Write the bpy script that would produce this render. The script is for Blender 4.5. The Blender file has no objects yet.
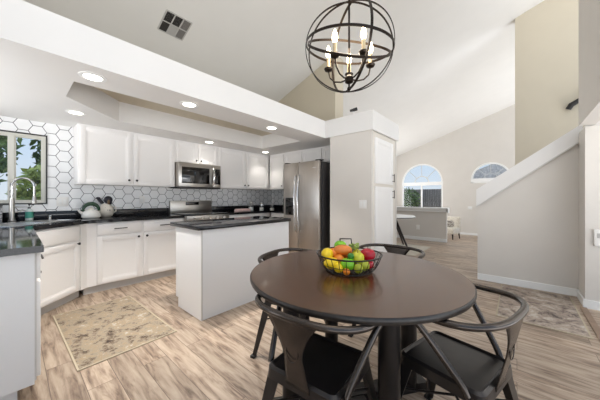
import bpy, bmesh, math, random
from mathutils import Vector, Matrix
random.seed(7)
SC = bpy.context.scene
COL = SC.collection
R = math.radians
PI = math.pi

# ------------------------------------------------------------------ camera
cd = bpy.data.cameras.new('camera'); cam = bpy.data.objects.new('camera', cd); COL.objects.link(cam)
cam.location = (0, 0, 1.186); cam.rotation_euler = (R(90), 0, R(40.95 - 90))
cd.sensor_width = 36; cd.lens = 15.0; cd.shift_y = -2.5 / 600; cd.clip_start = 0.02; cd.clip_end = 200
SC.camera = cam
# ------------------------------------------------------------------ view
SC.view_settings.view_transform = 'Standard'; SC.view_settings.look = 'None'
SC.view_settings.gamma = 1; SC.view_settings.exposure = 0.74; SC.view_settings.use_curve_mapping = False
# ------------------------------------------------------------------ world sky
W = bpy.data.worlds.new('sky'); SC.world = W; W.use_nodes = True
nt = W.node_tree; nt.nodes.clear()
wo = nt.nodes.new('ShaderNodeOutputWorld'); bg = nt.nodes.new('ShaderNodeBackground')
tc = nt.nodes.new('ShaderNodeTexCoord'); sx = nt.nodes.new('ShaderNodeSeparateXYZ'); cr = nt.nodes.new('ShaderNodeValToRGB')
ma = nt.nodes.new('ShaderNodeMath'); ma.operation = 'MULTIPLY_ADD'; ma.inputs[1].default_value = 0.5; ma.inputs[2].default_value = 0.5
nt.links.new(tc.outputs['Generated'], sx.inputs[0]); nt.links.new(sx.outputs['Z'], ma.inputs[0]); nt.links.new(ma.outputs[0], cr.inputs[0])
ce = cr.color_ramp.elements                  # pale glow below the horizon added to light ceilings, hazy blue sky above it
ce[0].position = 0.0; ce[0].color = (0.95, 0.97, 1.0, 1)
ce[1].position = 1.0; ce[1].color = (0.22, 0.28, 0.40, 1)
for pos, c in ((0.47, (0.95, 0.97, 1.0, 1)), (0.495, (0.225, 0.25, 0.27, 1)), (0.58, (0.18, 0.23, 0.29, 1))): k = ce.new(pos); k.color = c
nt.links.new(cr.outputs[0], bg.inputs[0]); nt.links.new(bg.outputs[0], wo.inputs[0])
bg.inputs[1].default_value = 1.9

def area(name, loc, target, sx_, sy_, energy, color=(1, 1, 1)):
    l = bpy.data.lights.new(name, 'AREA'); l.shape = 'RECTANGLE'; l.size = sx_; l.size_y = sy_; l.energy = energy; l.color = color
    o = bpy.data.objects.new(name, l); COL.objects.link(o); o.location = loc
    o.rotation_euler = (Vector(target) - Vector(loc)).to_track_quat('-Z', 'Y').to_euler(); return o
area('rear_ceiling_fill', (1.0, -2.9, 0.9), (1.1, -2.5, 4.5), 4.5, 1.8, 95, (0.97, 0.985, 1))  # added fill with no window behind it, aimed up to brighten the vault
area('soffit_fill_left', (-2.2, 3.25, 1.0), (1.2, 3.3, 2.1), 1.6, 1.4, 22, (1, 1, 1))  # added unseen fill, brightens the soffit underside from the left
area('living_side_fill', (10.2, 5.3, 1.3), (9.5, 0, 2.2), 4.0, 1.8, 85, (0.98, 0.99, 1))  # added fill in front of a windowless wall, brightens the living room
area('living_ceiling_fill', (10.0, -2.6, 0.8), (9.5, 1.5, 4.5), 3.5, 2.0, 20, (0.98, 0.99, 1))  # added unseen fill aimed up at the far vaulted ceiling

# ------------------------------------------------------------------ materials
def lin(c):
    c = c / 255.0
    return c / 12.92 if c <= 0.04045 else ((c + 0.055) / 1.055) ** 2.4
def rgb(r, g, b): return (lin(r), lin(g), lin(b), 1)
def base(name):
    m = bpy.data.materials.new(name); m.use_nodes = True
    return m, m.node_tree, m.node_tree.nodes['Principled BSDF']
def mat(name, col, rough=0.6, metal=0.0, noise=0.0, scale=8.0, bump=0.0, spec=None, coat=0.0, stretch=None, emit=None, es=1.0):
    m, t, p = base(name)
    p.inputs['Base Color'].default_value = col; p.inputs['Roughness'].default_value = rough; p.inputs['Metallic'].default_value = metal
    if spec is not None: p.inputs['Specular IOR Level'].default_value = spec
    if coat: p.inputs['Coat Weight'].default_value = coat; p.inputs['Coat Roughness'].default_value = 0.08
    if emit: p.inputs['Emission Color'].default_value = emit; p.inputs['Emission Strength'].default_value = es
    if noise or bump:
        tcn = t.nodes.new('ShaderNodeTexCoord'); mp = t.nodes.new('ShaderNodeMapping'); n = t.nodes.new('ShaderNodeTexNoise')
        n.inputs['Scale'].default_value = scale; n.inputs['Detail'].default_value = 5
        if stretch: mp.inputs['Scale'].default_value = stretch
        t.links.new(tcn.outputs['Object'], mp.inputs[0]); t.links.new(mp.outputs[0], n.inputs['Vector'])
        if noise:
            r = t.nodes.new('ShaderNodeValToRGB')
            r.color_ramp.elements[0].position = 0.3; r.color_ramp.elements[1].position = 0.7
            r.color_ramp.elements[0].color = tuple(max(0, c * (1 - noise)) for c in col[:3]) + (1,)
            r.color_ramp.elements[1].color = tuple(min(1, c * (1 + noise)) for c in col[:3]) + (1,)
            t.links.new(n.outputs['Fac'], r.inputs[0]); t.links.new(r.outputs[0], p.inputs['Base Color'])
        if bump:
            b = t.nodes.new('ShaderNodeBump'); b.inputs['Strength'].default_value = bump; b.inputs['Distance'].default_value = 0.01
            t.links.new(n.outputs['Fac'], b.inputs['Height']); t.links.new(b.outputs[0], p.inputs['Normal'])
    return m
def ramp_noise(name, stops, scale, rough=0.9, detail=8, bump=0.0, dist=0.0, stretch=None):
    m, t, p = base(name); p.inputs['Roughness'].default_value = rough
    tcn = t.nodes.new('ShaderNodeTexCoord'); n = t.nodes.new('ShaderNodeTexNoise'); r = t.nodes.new('ShaderNodeValToRGB')
    n.inputs['Scale'].default_value = scale; n.inputs['Detail'].default_value = detail; n.inputs['Roughness'].default_value = 0.82 if bump else 0.7
    n.inputs['Distortion'].default_value = dist
    mp = t.nodes.new('ShaderNodeMapping')
    if stretch: mp.inputs['Scale'].default_value = stretch
    t.links.new(tcn.outputs['Object'], mp.inputs[0]); t.links.new(mp.outputs[0], n.inputs['Vector']); t.links.new(n.outputs['Fac'], r.inputs[0])
    while len(r.color_ramp.elements) < len(stops): r.color_ramp.elements.new(0.5)
    for e, (pos, c) in zip(r.color_ramp.elements, stops): e.position = pos; e.color = c
    t.links.new(r.outputs[0], p.inputs['Base Color'])
    if bump:
        b = t.nodes.new('ShaderNodeBump'); b.inputs['Strength'].default_value = bump; b.inputs['Distance'].default_value = 0.01
        t.links.new(n.outputs['Fac'], b.inputs['Height']); t.links.new(b.outputs[0], p.inputs['Normal'])
    return m

class NX:                                     # tiny node-expression helper
    def __init__(s, t): s.t = t
    def m(s, op, a, b=None, c=None):
        n = s.t.nodes.new('ShaderNodeMath'); n.operation = op
        for i, v in enumerate((a, b, c)):
            if v is None: continue
            if isinstance(v, (int, float)): n.inputs[i].default_value = v
            else: s.t.links.new(v, n.inputs[i])
        return n.outputs[0]

def hex_tile():                               # flat-topped hexagons on world x / z or y / z
    m, t, p = base('hexagon_tile'); e = NX(t)
    g = t.nodes.new('ShaderNodeNewGeometry'); s = t.nodes.new('ShaderNodeSeparateXYZ'); t.links.new(g.outputs['Position'], s.inputs[0])
    F = 1 / 0.139
    px = e.m('MULTIPLY', e.m('ADD', s.outputs['Z'], 10.02), F)
    py = e.m('MULTIPLY', e.m('ADD', e.m('SUBTRACT', s.outputs['X'], s.outputs['Y']), 20.06), F)
    S3 = math.sqrt(3)
    def cell(ox, oy):
        return (e.m('SUBTRACT', e.m('MODULO', e.m('SUBTRACT', px, ox), 1.0), 0.5), e.m('SUBTRACT', e.m('MODULO', e.m('SUBTRACT', py, oy), S3), S3 / 2))
    ax, ay = cell(0, 0); bx_, by_ = cell(0.5, S3 / 2)
    def hd(x, y):
        X_ = e.m('ABSOLUTE', x); Y_ = e.m('ABSOLUTE', y)
        return e.m('MAXIMUM', X_, e.m('ADD', e.m('MULTIPLY', X_, 0.5), e.m('MULTIPLY', Y_, S3 / 2)))
    d = e.m('MINIMUM', hd(ax, ay), hd(bx_, by_))
    edge = e.m('GREATER_THAN', d, 0.476)
    n = t.nodes.new('ShaderNodeTexNoise'); n.inputs['Scale'].default_value = 6; t.links.new(g.outputs['Position'], n.inputs['Vector'])
    r = t.nodes.new('ShaderNodeValToRGB'); r.color_ramp.elements[0].color = rgb(228, 228, 228); r.color_ramp.elements[1].color = rgb(248, 248, 248)
    t.links.new(n.outputs['Fac'], r.inputs[0])
    mx = t.nodes.new('ShaderNodeMix'); mx.data_type = 'RGBA'
    t.links.new(edge, mx.inputs['Factor']); t.links.new(r.outputs[0], mx.inputs[6]); mx.inputs[7].default_value = rgb(92, 92, 94)
    t.links.new(mx.outputs[2], p.inputs['Base Color'])
    t.links.new(e.m('ADD', e.m('MULTIPLY', edge, 0.5), 0.18), p.inputs['Roughness'])
    return m

def plank_floor():
    m, t, p = base('wood_planks')
    g = t.nodes.new('ShaderNodeNewGeometry'); s = t.nodes.new('ShaderNodeSeparateXYZ'); c = t.nodes.new('ShaderNodeCombineXYZ')
    t.links.new(g.outputs['Position'], s.inputs[0]); t.links.new(s.outputs['Y'], c.inputs[0]); t.links.new(s.outputs['X'], c.inputs[1])
    b = t.nodes.new('ShaderNodeTexBrick'); t.links.new(c.outputs[0], b.inputs['Vector'])
    b.offset = 0.37; b.inputs['Scale'].default_value = 1; b.inputs['Brick Width'].default_value = 1.22; b.inputs['Row Height'].default_value = 0.152
    b.inputs['Mortar Size'].default_value = 0.0018; b.inputs['Mortar Smooth'].default_value = 0.2; b.inputs['Bias'].default_value = 0.0
    b.inputs['Color1'].default_value = (0, 0, 0, 1); b.inputs['Color2'].default_value = (1, 1, 1, 1); b.inputs['Mortar'].default_value = (0.3, 0.3, 0.3, 1)
    # grain
    off = t.nodes.new('ShaderNodeVectorMath'); off.operation = 'MULTIPLY_ADD'
    t.links.new(b.outputs['Color'], off.inputs[0]); off.inputs[1].default_value = (7, 5, 3); t.links.new(c.outputs[0], off.inputs[2])
    mp = t.nodes.new('ShaderNodeMapping'); mp.inputs['Scale'].default_value = (2.8, 22, 1); t.links.new(off.outputs[0], mp.inputs[0])
    n = t.nodes.new('ShaderNodeTexNoise'); n.inputs['Scale'].default_value = 1.2; n.inputs['Detail'].default_value = 9; n.inputs['Roughness'].default_value = 0.62; n.inputs['Distortion'].default_value = 0.5
    t.links.new(mp.outputs[0], n.inputs['Vector'])
    r = t.nodes.new('ShaderNodeValToRGB'); es = r.color_ramp.elements
    es[0].position = 0.31; es[0].color = rgb(96, 79, 66); es[1].position = 0.72; es[1].color = rgb(198, 181, 162)
    k = es.new(0.41); k.color = rgb(142, 122, 105); k = es.new(0.52); k.color = rgb(174, 155, 136)
    t.links.new(n.outputs['Fac'], r.inputs[0])
    hs = t.nodes.new('ShaderNodeHueSaturation'); t.links.new(r.outputs[0], hs.inputs['Color'])
    mr = t.nodes.new('ShaderNodeMapRange'); mr.inputs['To Min'].default_value = 0.80; mr.inputs['To Max'].default_value = 1.14
    t.links.new(b.outputs['Color'], mr.inputs['Value']); t.links.new(mr.outputs[0], hs.inputs['Value'])
    mx = t.nodes.new('ShaderNodeMix'); mx.data_type = 'RGBA'
    t.links.new(b.outputs['Fac'], mx.inputs['Factor']); t.links.new(hs.outputs[0], mx.inputs[6]); mx.inputs[7].default_value = rgb(96, 80, 68)
    t.links.new(mx.outputs[2], p.inputs['Base Color']); p.inputs['Roughness'].default_value = 0.42
    bp = t.nodes.new('ShaderNodeBump'); bp.inputs['Strength'].default_value = 0.12; bp.inputs['Distance'].default_value = 0.003
    t.links.new(n.outputs['Fac'], bp.inputs['Height']); t.links.new(bp.outputs[0], p.inputs['Normal'])
    return m

def glass_mat(name, tint=(1, 1, 1, 1), gloss=0.08):
    m = bpy.data.materials.new(name); m.use_nodes = True; t = m.node_tree; t.nodes.clear()
    o = t.nodes.new('ShaderNodeOutputMaterial'); a = t.nodes.new('ShaderNodeBsdfTransparent'); b = t.nodes.new('ShaderNodeBsdfGlossy'); x = t.nodes.new('ShaderNodeMixShader')
    a.inputs[0].default_value = tint; b.inputs['Roughness'].default_value = 0.02; x.inputs[0].default_value = gloss
    t.links.new(a.outputs[0], x.inputs[1]); t.links.new(b.outputs[0], x.inputs[2]); t.links.new(x.outputs[0], o.inputs[0]); return m
def emis(name, col, s):
    m = bpy.data.materials.new(name); m.use_nodes = True; t = m.node_tree; t.nodes.clear()
    o = t.nodes.new('ShaderNodeOutputMaterial'); a = t.nodes.new('ShaderNodeEmission'); a.inputs[0].default_value = col; a.inputs[1].default_value = s
    t.links.new(a.outputs[0], o.inputs[0]); return m

M = dict(
    wall=mat('wall_paint', rgb(214, 209, 202), 0.85, noise=0.015, scale=3),
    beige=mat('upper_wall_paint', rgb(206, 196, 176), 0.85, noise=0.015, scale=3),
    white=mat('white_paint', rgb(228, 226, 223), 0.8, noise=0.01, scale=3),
    ceil=mat('ceiling_paint', rgb(232, 230, 226), 0.9, noise=0.012, scale=3),
    trim=mat('white_trim', rgb(238, 238, 236), 0.5),
    cab=mat('cabinet_white', rgb(240, 238, 236), 0.45, noise=0.008, scale=4),
    isl=mat('island_panel_white', rgb(232, 232, 232), 0.5),
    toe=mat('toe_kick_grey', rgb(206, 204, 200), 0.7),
    black=mat('black_hardware', rgb(22, 21, 21), 0.4),
    granite=ramp_noise('black_granite', [(0.35, rgb(18, 18, 20)), (0.62, rgb(34, 34, 37)), (0.72, rgb(66, 66, 70))], 160, 0.06, 3),
    floor=plank_floor(), tile=hex_tile(),
    steel=mat('stainless_steel', rgb(196, 192, 186), 0.3, 1.0, noise=0.05, scale=3, stretch=(1, 1, 60)),
    dsteel=mat('dark_stainless', rgb(204, 198, 192), 0.34, 1.0, noise=0.05, scale=3, stretch=(40, 40, 0.6)),
    chrome=mat('polished_chrome', rgb(215, 215, 215), 0.12, 1.0),
    dark=mat('dark_grey_metal', rgb(62, 60, 60), 0.5, 0.3),
    bglass=mat('black_glass', rgb(14, 13, 13), 0.08, 0, coat=0.6),
    gun=mat('gunmetal', rgb(80, 74, 70), 0.24, 0.9, noise=0.22, scale=14),
    gunw=mat('worn_black_metal', rgb(46, 42, 40), 0.28, 0.45, noise=0.25, scale=10),
    table=mat('dark_walnut_top', rgb(80, 49, 24), 0.25, 0, noise=0.25, scale=2.5, stretch=(1, 14, 1), spec=0.6, coat=0.15),
    tablee=mat('worn_black_edge', rgb(34, 29, 26), 0.4, 0, noise=0.5, scale=40),
    post=mat('table_post_black', rgb(36, 32, 30), 0.3, 0.5, noise=0.3, scale=6),
    bronze=mat('dark_bronze', rgb(46, 38, 32), 0.35, 0.8, noise=0.15, scale=20),
    candle=mat('ivory_candle_sleeve', rgb(196, 176, 140), 0.6),
    bulb=emis('bulb_glow', (1, 0.80, 0.5, 1), 9.0),
    can=emis('downlight_glow', (1, 0.95, 0.86, 1), 6.0),
    rug=ramp_noise('kitchen_rug', [(0.4, rgb(62, 50, 44)), (0.45, rgb(128, 112, 94)), (0.5, rgb(160, 149, 132)), (0.55, rgb(156, 134, 104)), (0.6, rgb(184, 177, 165))], 6, 0.95, 15, 0.3, 0.0),
    rug2=ramp_noise('entry_rug', [(0.4, rgb(84, 74, 70)), (0.46, rgb(140, 126, 116)), (0.53, rgb(166, 152, 138)), (0.6, rgb(190, 180, 168))], 7, 0.95, 12, 0.3, 0.6),
    rug3=ramp_noise('dining_rug', [(0.3, rgb(178, 168, 150)), (0.7, rgb(206, 198, 184))], 6, 0.95, 8),
    rugb=mat('rug_binding', rgb(180, 168, 146), 0.9),
    vinyl=mat('window_vinyl', rgb(214, 212, 202), 0.45), vinylw=mat('window_vinyl_white', rgb(240, 240, 238), 0.45),
    blackedge=mat('black_edge_trim', rgb(40, 38, 36), 0.4),
    glass=glass_mat('window_glass', (1, 1, 1, 1), 0.012), cglass=glass_mat('jar_glass', (0.93, 0.95, 0.95, 1), 0.12),
    enamel=mat('white_enamel', rgb(228, 226, 220), 0.25, noise=0.03, scale=20),
    green=mat('dark_green_glaze', rgb(30, 62, 40), 0.25, noise=0.4, scale=30),
    cream=mat('cream_ceramic', rgb(222, 216, 204), 0.3), roost=mat('black_glaze', rgb(36, 34, 44), 0.3, noise=0.5, scale=30),
    comb=mat('brown_glaze', rgb(110, 88, 62), 0.35),
    teal=mat('teal_label', rgb(70, 150, 132), 0.5), clear=mat('pale_plastic', rgb(206, 216, 212), 0.25),
    speck=ramp_noise('speckled_mesh', [(0.42, rgb(70, 70, 70)), (0.5, rgb(150, 150, 150)), (0.58, rgb(196, 196, 196))], 70, 0.6, 2),
    pink=mat('pink_cloth', rgb(226, 196, 192), 0.9, noise=0.08, scale=30),
    leaf=mat('house_plant_leaf', rgb(48, 72, 44), 0.6, noise=0.3, scale=20),
    uph=ramp_noise('cream_upholstery', [(0.4, rgb(206, 198, 184)), (0.6, rgb(226, 220, 208))], 20, 0.95, 4),
    uphd=ramp_noise('patterned_pillow', [(0.4, rgb(120, 112, 104)), (0.55, rgb(206, 198, 186))], 18, 0.95, 4),
    dwood=mat('espresso_wood', rgb(44, 34, 30), 0.4),
    plate=mat('switch_plate_white', rgb(236, 234, 230), 0.4),
    vent=mat('vent_white', rgb(190, 188, 184), 0.5), ventd=mat('vent_dark', rgb(58, 55, 53), 0.8), ventm=mat('vent_mid', rgb(128, 124, 120), 0.7),
    bark=mat('bark', rgb(96, 78, 62), 0.9, noise=0.3, scale=10),
    fol=ramp_noise('tree_leaves', [(0.35, rgb(60, 84, 46)), (0.55, rgb(112, 136, 78)), (0.7, rgb(168, 180, 120))], 5, 0.8, 3),
    fol2=ramp_noise('shrub_leaves', [(0.35, rgb(84, 104, 52)), (0.6, rgb(164, 178, 96))], 5, 0.8, 3),
    fence=ramp_noise('grey_fence_wood', [(0.35, rgb(120, 112, 106)), (0.65, rgb(160, 152, 144))], 3, 0.9, 5, stretch=(1, 8, 0.4)),
    ground=ramp_noise('outdoor_ground', [(0.35, rgb(150, 140, 110)), (0.65, rgb(186, 176, 148))], 2, 0.95),
    stucco=mat('tan_stucco', rgb(196, 180, 156), 0.9), roof=ramp_noise('grey_roof_tiles', [(0.4, rgb(176, 172, 170)), (0.6, rgb(214, 210, 206))], 6, 0.9),
    wire=mat('fruit_bowl_wire', rgb(54, 50, 48), 0.35, 0.8),
)
FR = dict(lemon=mat('lemon_skin', rgb(244, 208, 30), 0.4, noise=0.06, scale=40, bump=0.1),
          orange=mat('orange_skin', rgb(232, 134, 34), 0.4, noise=0.06, scale=60, bump=0.15),
          gapple=mat('green_apple_skin', rgb(122, 190, 34), 0.25, noise=0.12, scale=30),
          rapple=mat('red_apple_skin', rgb(178, 18, 40), 0.22, noise=0.2, scale=30),
          pear=mat('yellow_green_skin', rgb(206, 202, 52), 0.35, noise=0.1, scale=30),
          lime=mat('lime_skin', rgb(170, 176, 44), 0.4, noise=0.12, scale=40), glime=mat('deep_green_skin', rgb(56, 128, 40), 0.35, noise=0.15, scale=40),
          mango=mat('mango_skin', rgb(222, 128, 52), 0.35, noise=0.12, scale=16), grape=mat('green_grape_skin', rgb(140, 160, 70), 0.3),
          stem=mat('fruit_stem', rgb(84, 60, 34), 0.8))

# ------------------------------------------------------------------ mesh building
class MB:
    def __init__(s): s.bm = bmesh.new()
    def box(s, x0, x1, y0, y1, z0, z1, bev=0.0, mtx=None):
        r = bmesh.ops.create_cube(s.bm, size=1.0); vs = r['verts']
        for v in vs: v.co = Vector(((x0 + x1) / 2 + v.co.x * (x1 - x0), (y0 + y1) / 2 + v.co.y * (y1 - y0), (z0 + z1) / 2 + v.co.z * (z1 - z0)))
        if bev:
            es = list({e for v in vs for e in v.link_edges})
            rr = bmesh.ops.bevel(s.bm, geom=es, offset=bev, segments=2, affect='EDGES', profile=0.5)
            vs = list({v for f in rr['faces'] for v in f.verts} | {v for v in vs if v.is_valid})
        if mtx:
            for v in vs: v.co = mtx @ v.co
        return s
    def prism(s, poly, a, b, axis='z'):            # poly in the two other axes
        def P(u, v, w): return {'z': (u, v, w), 'y': (u, w, v), 'x': (w, u, v)}[axis]
        lo = [s.bm.verts.new(P(u, v, a)) for u, v in poly]; hi = [s.bm.verts.new(P(u, v, b)) for u, v in poly]
        s.bm.faces.new(lo); s.bm.faces.new(hi); n = len(poly)
        for i in range(n): s.bm.faces.new((lo[i], lo[(i + 1) % n], hi[(i + 1) % n], hi[i]))
        return s
    def tube(s, pts, r, seg=10, closed=False, cap=True, flat=1.0):
        pts = [Vector(p) for p in pts]; n = len(pts); rings = []; rr = r if isinstance(r, (list, tuple)) else [r] * n
        t0 = (pts[1] - pts[0]).normalized(); up = Vector((0, 0, 1)) if abs(t0.z) < 0.9 else Vector((1, 0, 0)); nrm = (up - t0 * up.dot(t0)).normalized()
        for i in range(n):
            if closed: t = (pts[(i + 1) % n] - pts[i - 1]).normalized()
            else: t = (pts[min(i + 1, n - 1)] - pts[max(i - 1, 0)]).normalized()
            nrm = (nrm - t * nrm.dot(t)).normalized(); bn = t.cross(nrm)
            rings.append([s.bm.verts.new(pts[i] + (nrm * math.cos(2 * PI * k / seg) * flat + bn * math.sin(2 * PI * k / seg)) * rr[i]) for k in range(seg)])
        m = n if closed else n - 1
        for i in range(m):
            A, B = rings[i], rings[(i + 1) % n]
            for k in range(seg): s.bm.faces.new((A[k], A[(k + 1) % seg], B[(k + 1) % seg], B[k]))
        if not closed and cap: s.bm.faces.new(rings[0]); s.bm.faces.new(rings[-1])
        return s
    def cyl(s, p0, p1, r0, r1=None, seg=20): return s.tube([p0, p1], [r0, r0 if r1 is None else r1], seg)
    def lathe(s, prof, c=(0, 0, 0), seg=32, sx=1.0, sy=1.0):
        rings = []
        for r, z in prof:
            rings.append([s.bm.verts.new((c[0] + r * sx * math.cos(2 * PI * k / seg), c[1] + r * sy * math.sin(2 * PI * k / seg), c[2] + z)) for k in range(seg)])
        for A, B in zip(rings, rings[1:]):
            for k in range(seg): s.bm.faces.new((A[k], A[(k + 1) % seg], B[(k + 1) % seg], B[k]))
        s.bm.faces.new(rings[0]); s.bm.faces.new(rings[-1]); return s
    def ball(s, c, rad, seg=20, fn=None, mtx=None):
        r = bmesh.ops.create_uvsphere(s.bm, u_segments=seg, v_segments=max(6, seg * 2 // 3), radius=1.0)
        if isinstance(rad, (int, float)): rad = (rad,) * 3
        for v in r['verts']:
            p = v.co.copy()
            if fn: p = fn(p)
            p = Vector((p.x * rad[0], p.y * rad[1], p.z * rad[2]))
            if mtx: p = mtx @ p
            v.co = p + Vector(c)
        return s
    def grid(s, P, thick=None):                     # P[i][j] points -> sheet; thickness added by a modifier
        vs = [[s.bm.verts.new(p) for p in row] for row in P]
        for i in range(len(P) - 1):
            for j in range(len(P[0]) - 1): s.bm.faces.new((vs[i][j], vs[i][j + 1], vs[i + 1][j + 1], vs[i + 1][j]))
        return s
    def build(s, name, m, parent=None, kind=None, smooth=True, solid=0.0, loc=None):
        bmesh.ops.recalc_face_normals(s.bm, faces=s.bm.faces)
        me = bpy.data.meshes.new(name); s.bm.to_mesh(me); s.bm.free()
        if smooth:
            me.polygons.foreach_set('use_smooth', [True] * len(me.polygons)); me.set_sharp_from_angle(angle=R(38))
        me.materials.append(m); o = bpy.data.objects.new(name, me); COL.objects.link(o)
        if parent: o.parent = parent
        if kind: o['kind'] = kind
        if loc: o.location = loc
        if solid:
            md = o.modifiers.new('solid', 'SOLIDIFY'); md.thickness = solid; md.offset = 0
        return o

def thing(name, label, cat, loc=(0, 0, 0), rotz=0.0, group=None):
    o = bpy.data.objects.new(name, None); COL.objects.link(o); o.empty_display_size = 0.1
    o.location = loc; o.rotation_euler = (0, 0, rotz); return tag(o, label, cat, group)
def tag(o, label, cat, group=None):
    o['label'] = label; o['category'] = cat
    if group: o['group'] = group
    return o
def struct(name, mb, m, **k): return mb.build(name, m, kind='structure', smooth=False, **k)
def dup(root, loc, rotz=None, label=None):
    r = root.copy(); COL.objects.link(r); r.location = loc
    if rotz is not None: r.rotation_euler = (0, 0, rotz)
    if label: r['label'] = label
    for ch in list(root.children):
        c = ch.copy(); COL.objects.link(c); c.parent = r
        for g in list(ch.children):
            d = g.copy(); COL.objects.link(d); d.parent = c
    return r
def rect_ring(mb, x0, x1, z0, z1, w, y0, y1):      # frame in the x/z plane
    mb.box(x0, x0 + w, y0, y1, z0, z1); mb.box(x1 - w, x1, y0, y1, z0, z1)
    mb.box(x0 + w, x1 - w, y0, y1, z0, z0 + w); mb.box(x0 + w, x1 - w, y0, y1, z1 - w, z1); return mb

# ================================================================== structure
def CZ(y): return 4.916 - 0.34 * y                  # vaulted ceiling height
struct('floor', MB().box(-1.0, 7.6, -1.7, 5.6, -0.1, 0.0), M['floor'])
struct('floor_living_room', MB().box(7.9, 13.3, -3.2, 5.6, -0.55, -0.45), M['floor'])
struct('floor_step', MB().box(7.6, 7.9, -3.2, 5.6, -0.55, -0.225), M['floor'])
struct('wall_riser', MB().box(7.58, 7.6, -3.2, 5.6, -0.45, -0.101), M['trim'])
ya, yb = -3.2, 5.6
struct('ceiling_vaulted', MB().prism([(ya, CZ(ya)), (yb, CZ(yb)), (yb, CZ(yb) + 0.12), (ya, CZ(ya) + 0.12)], -1.0, 13.3, 'x'), M['ceil'])
# kitchen back wall, hex tiled below the soffit, with the window opening
WX0, WX1, WZ0, WZ1 = -0.42, 0.283, 1.116, 1.957
t = MB(); t.box(-0.66, WX0, 4.5, 4.62, 0, 2.13); t.box(WX1, 4.15, 4.5, 4.62, 0, 2.13)
t.box(WX0, WX1, 4.5, 4.62, 0, WZ0); t.box(WX0, WX1, 4.5, 4.62, WZ1, 2.13)
struct('wall_kitchen_back', t, M['tile'])
struct('wall_kitchen_back_upper', MB().box(-0.66, 4.45, 4.5, 4.62, 2.13, CZ(4.56)), M['beige'])
struct('wall_kitchen_left', MB().box(-0.66, -0.54, 4.2, 4.5, 0, 2.13).box(-0.66, -0.54, 2.0, 4.2, 0, 1.05).box(-0.66, -0.54, 2.0, 2.3, 1.05, 2.13), M['tile'])  # gap above the low part made so the side fill reaches the soffit
struct('wall_kitchen_left_upper', MB().prism([(2.0, 2.13), (4.5, 2.13), (4.5, CZ(4.5)), (2.0, CZ(2.0))], -0.66, -0.54, 'x'), M['beige'])
struct('wall_kitchen_right', MB().box(4.15, 4.24, 2.22, 4.5, 0, 2.13), M['tile'])
struct('wall_kitchen_right_upper', MB().prism([(2.69, 2.401), (4.5, 2.401), (4.5, CZ(4.5)), (2.69, CZ(2.69))], 4.15, 4.45, 'x'), M['beige'])
struct('wall_dining_back', MB().box(4.24, 13.3, 5.5, 5.62, -0.45, CZ(5.5)), M['wall'])
struct('wall_kitchen_rear_side', MB().box(4.24, 4.45, 2.22, 5.5, 0, 2.40), M['wall'])
# pantry enclosure
t = MB(); t.box(3.28, 3.33, 1.53, 2.22, 0, 2.13); t.box(3.33, 4.24, 2.17, 2.22, 0, 2.13); t.box(4.19, 4.24, 1.53, 2.17, 0, 2.13)
struct('wall_pantry', t, M['wall'])
# soffit with a tray recess
TX0, TX1, TY0, TY1 = 0.33, 3.17, 2.72, 3.72
t = MB(); t.box(-0.54, 4.15, 2.30, TY0, 2.13, 2.40); t.box(-0.54, TX0, TY0, 4.5, 2.13, 2.40)
t.box(TX0, 4.15, TY1, 4.5, 2.13, 2.40); t.box(TX1, 4.15, TY0, TY1, 2.13, 2.40)
t.prism([(TX0, 3.18), (0.87, TY1), (TX0, TY1)], 2.13, 2.375)
struct('ceiling_kitchen_soffit', t, M['white'])
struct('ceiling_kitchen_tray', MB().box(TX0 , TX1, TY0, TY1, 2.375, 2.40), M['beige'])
struct('ceiling_pantry_bulkhead', MB().box(3.26, 4.26, 1.50, 2.30, 2.13, 2.40), M['white'])
# stair wall, its sloped cap, jog, low hall ceiling and the upper wall above it
t = MB(); t.prism([(0.433, 0), (0.433, 1.06), (-0.58, 1.865), (-0.58, 0)], 4.44, 4.56, 'x'); struct('wall_stair', t, M['wall'])
struct('trim_stair_cap', MB().prism([(0.445, 1.052), (0.445, 1.30), (-0.585, 2.06), (-0.585, 1.87)], 4.40, 4.60, 'x'), M['white'])
struct('trim_stair_moulding', MB().prism([(0.447, 1.040), (0.447, 1.055), (-0.585, 1.873), (-0.585, 1.856)], 4.39, 4.43, 'x'), M['toe'])
struct('wall_hall', MB().box(4.05, 4.62, -3.2, -0.555, 0, 1.95), M['wall'])
struct('ceiling_hall', MB().box(1.6, 4.62, -3.2, -0.62, 1.951, 2.05), M['white'])
struct('wall_hall_upper', MB().prism([(-0.62, 1.951), (-0.50, 1.951), (-0.50, CZ(-0.50)), (-0.62, CZ(-0.62))], 1.6, 3.99, 'x'), M['wall'])
struct('wall_stairwell', MB().prism([(0.03, -0.45), (0.03, CZ(0.03)), (-3.2, CZ(-3.2)), (-3.2, -0.45)], 6.85, 7.0, 'x'), M['beige'])
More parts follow.
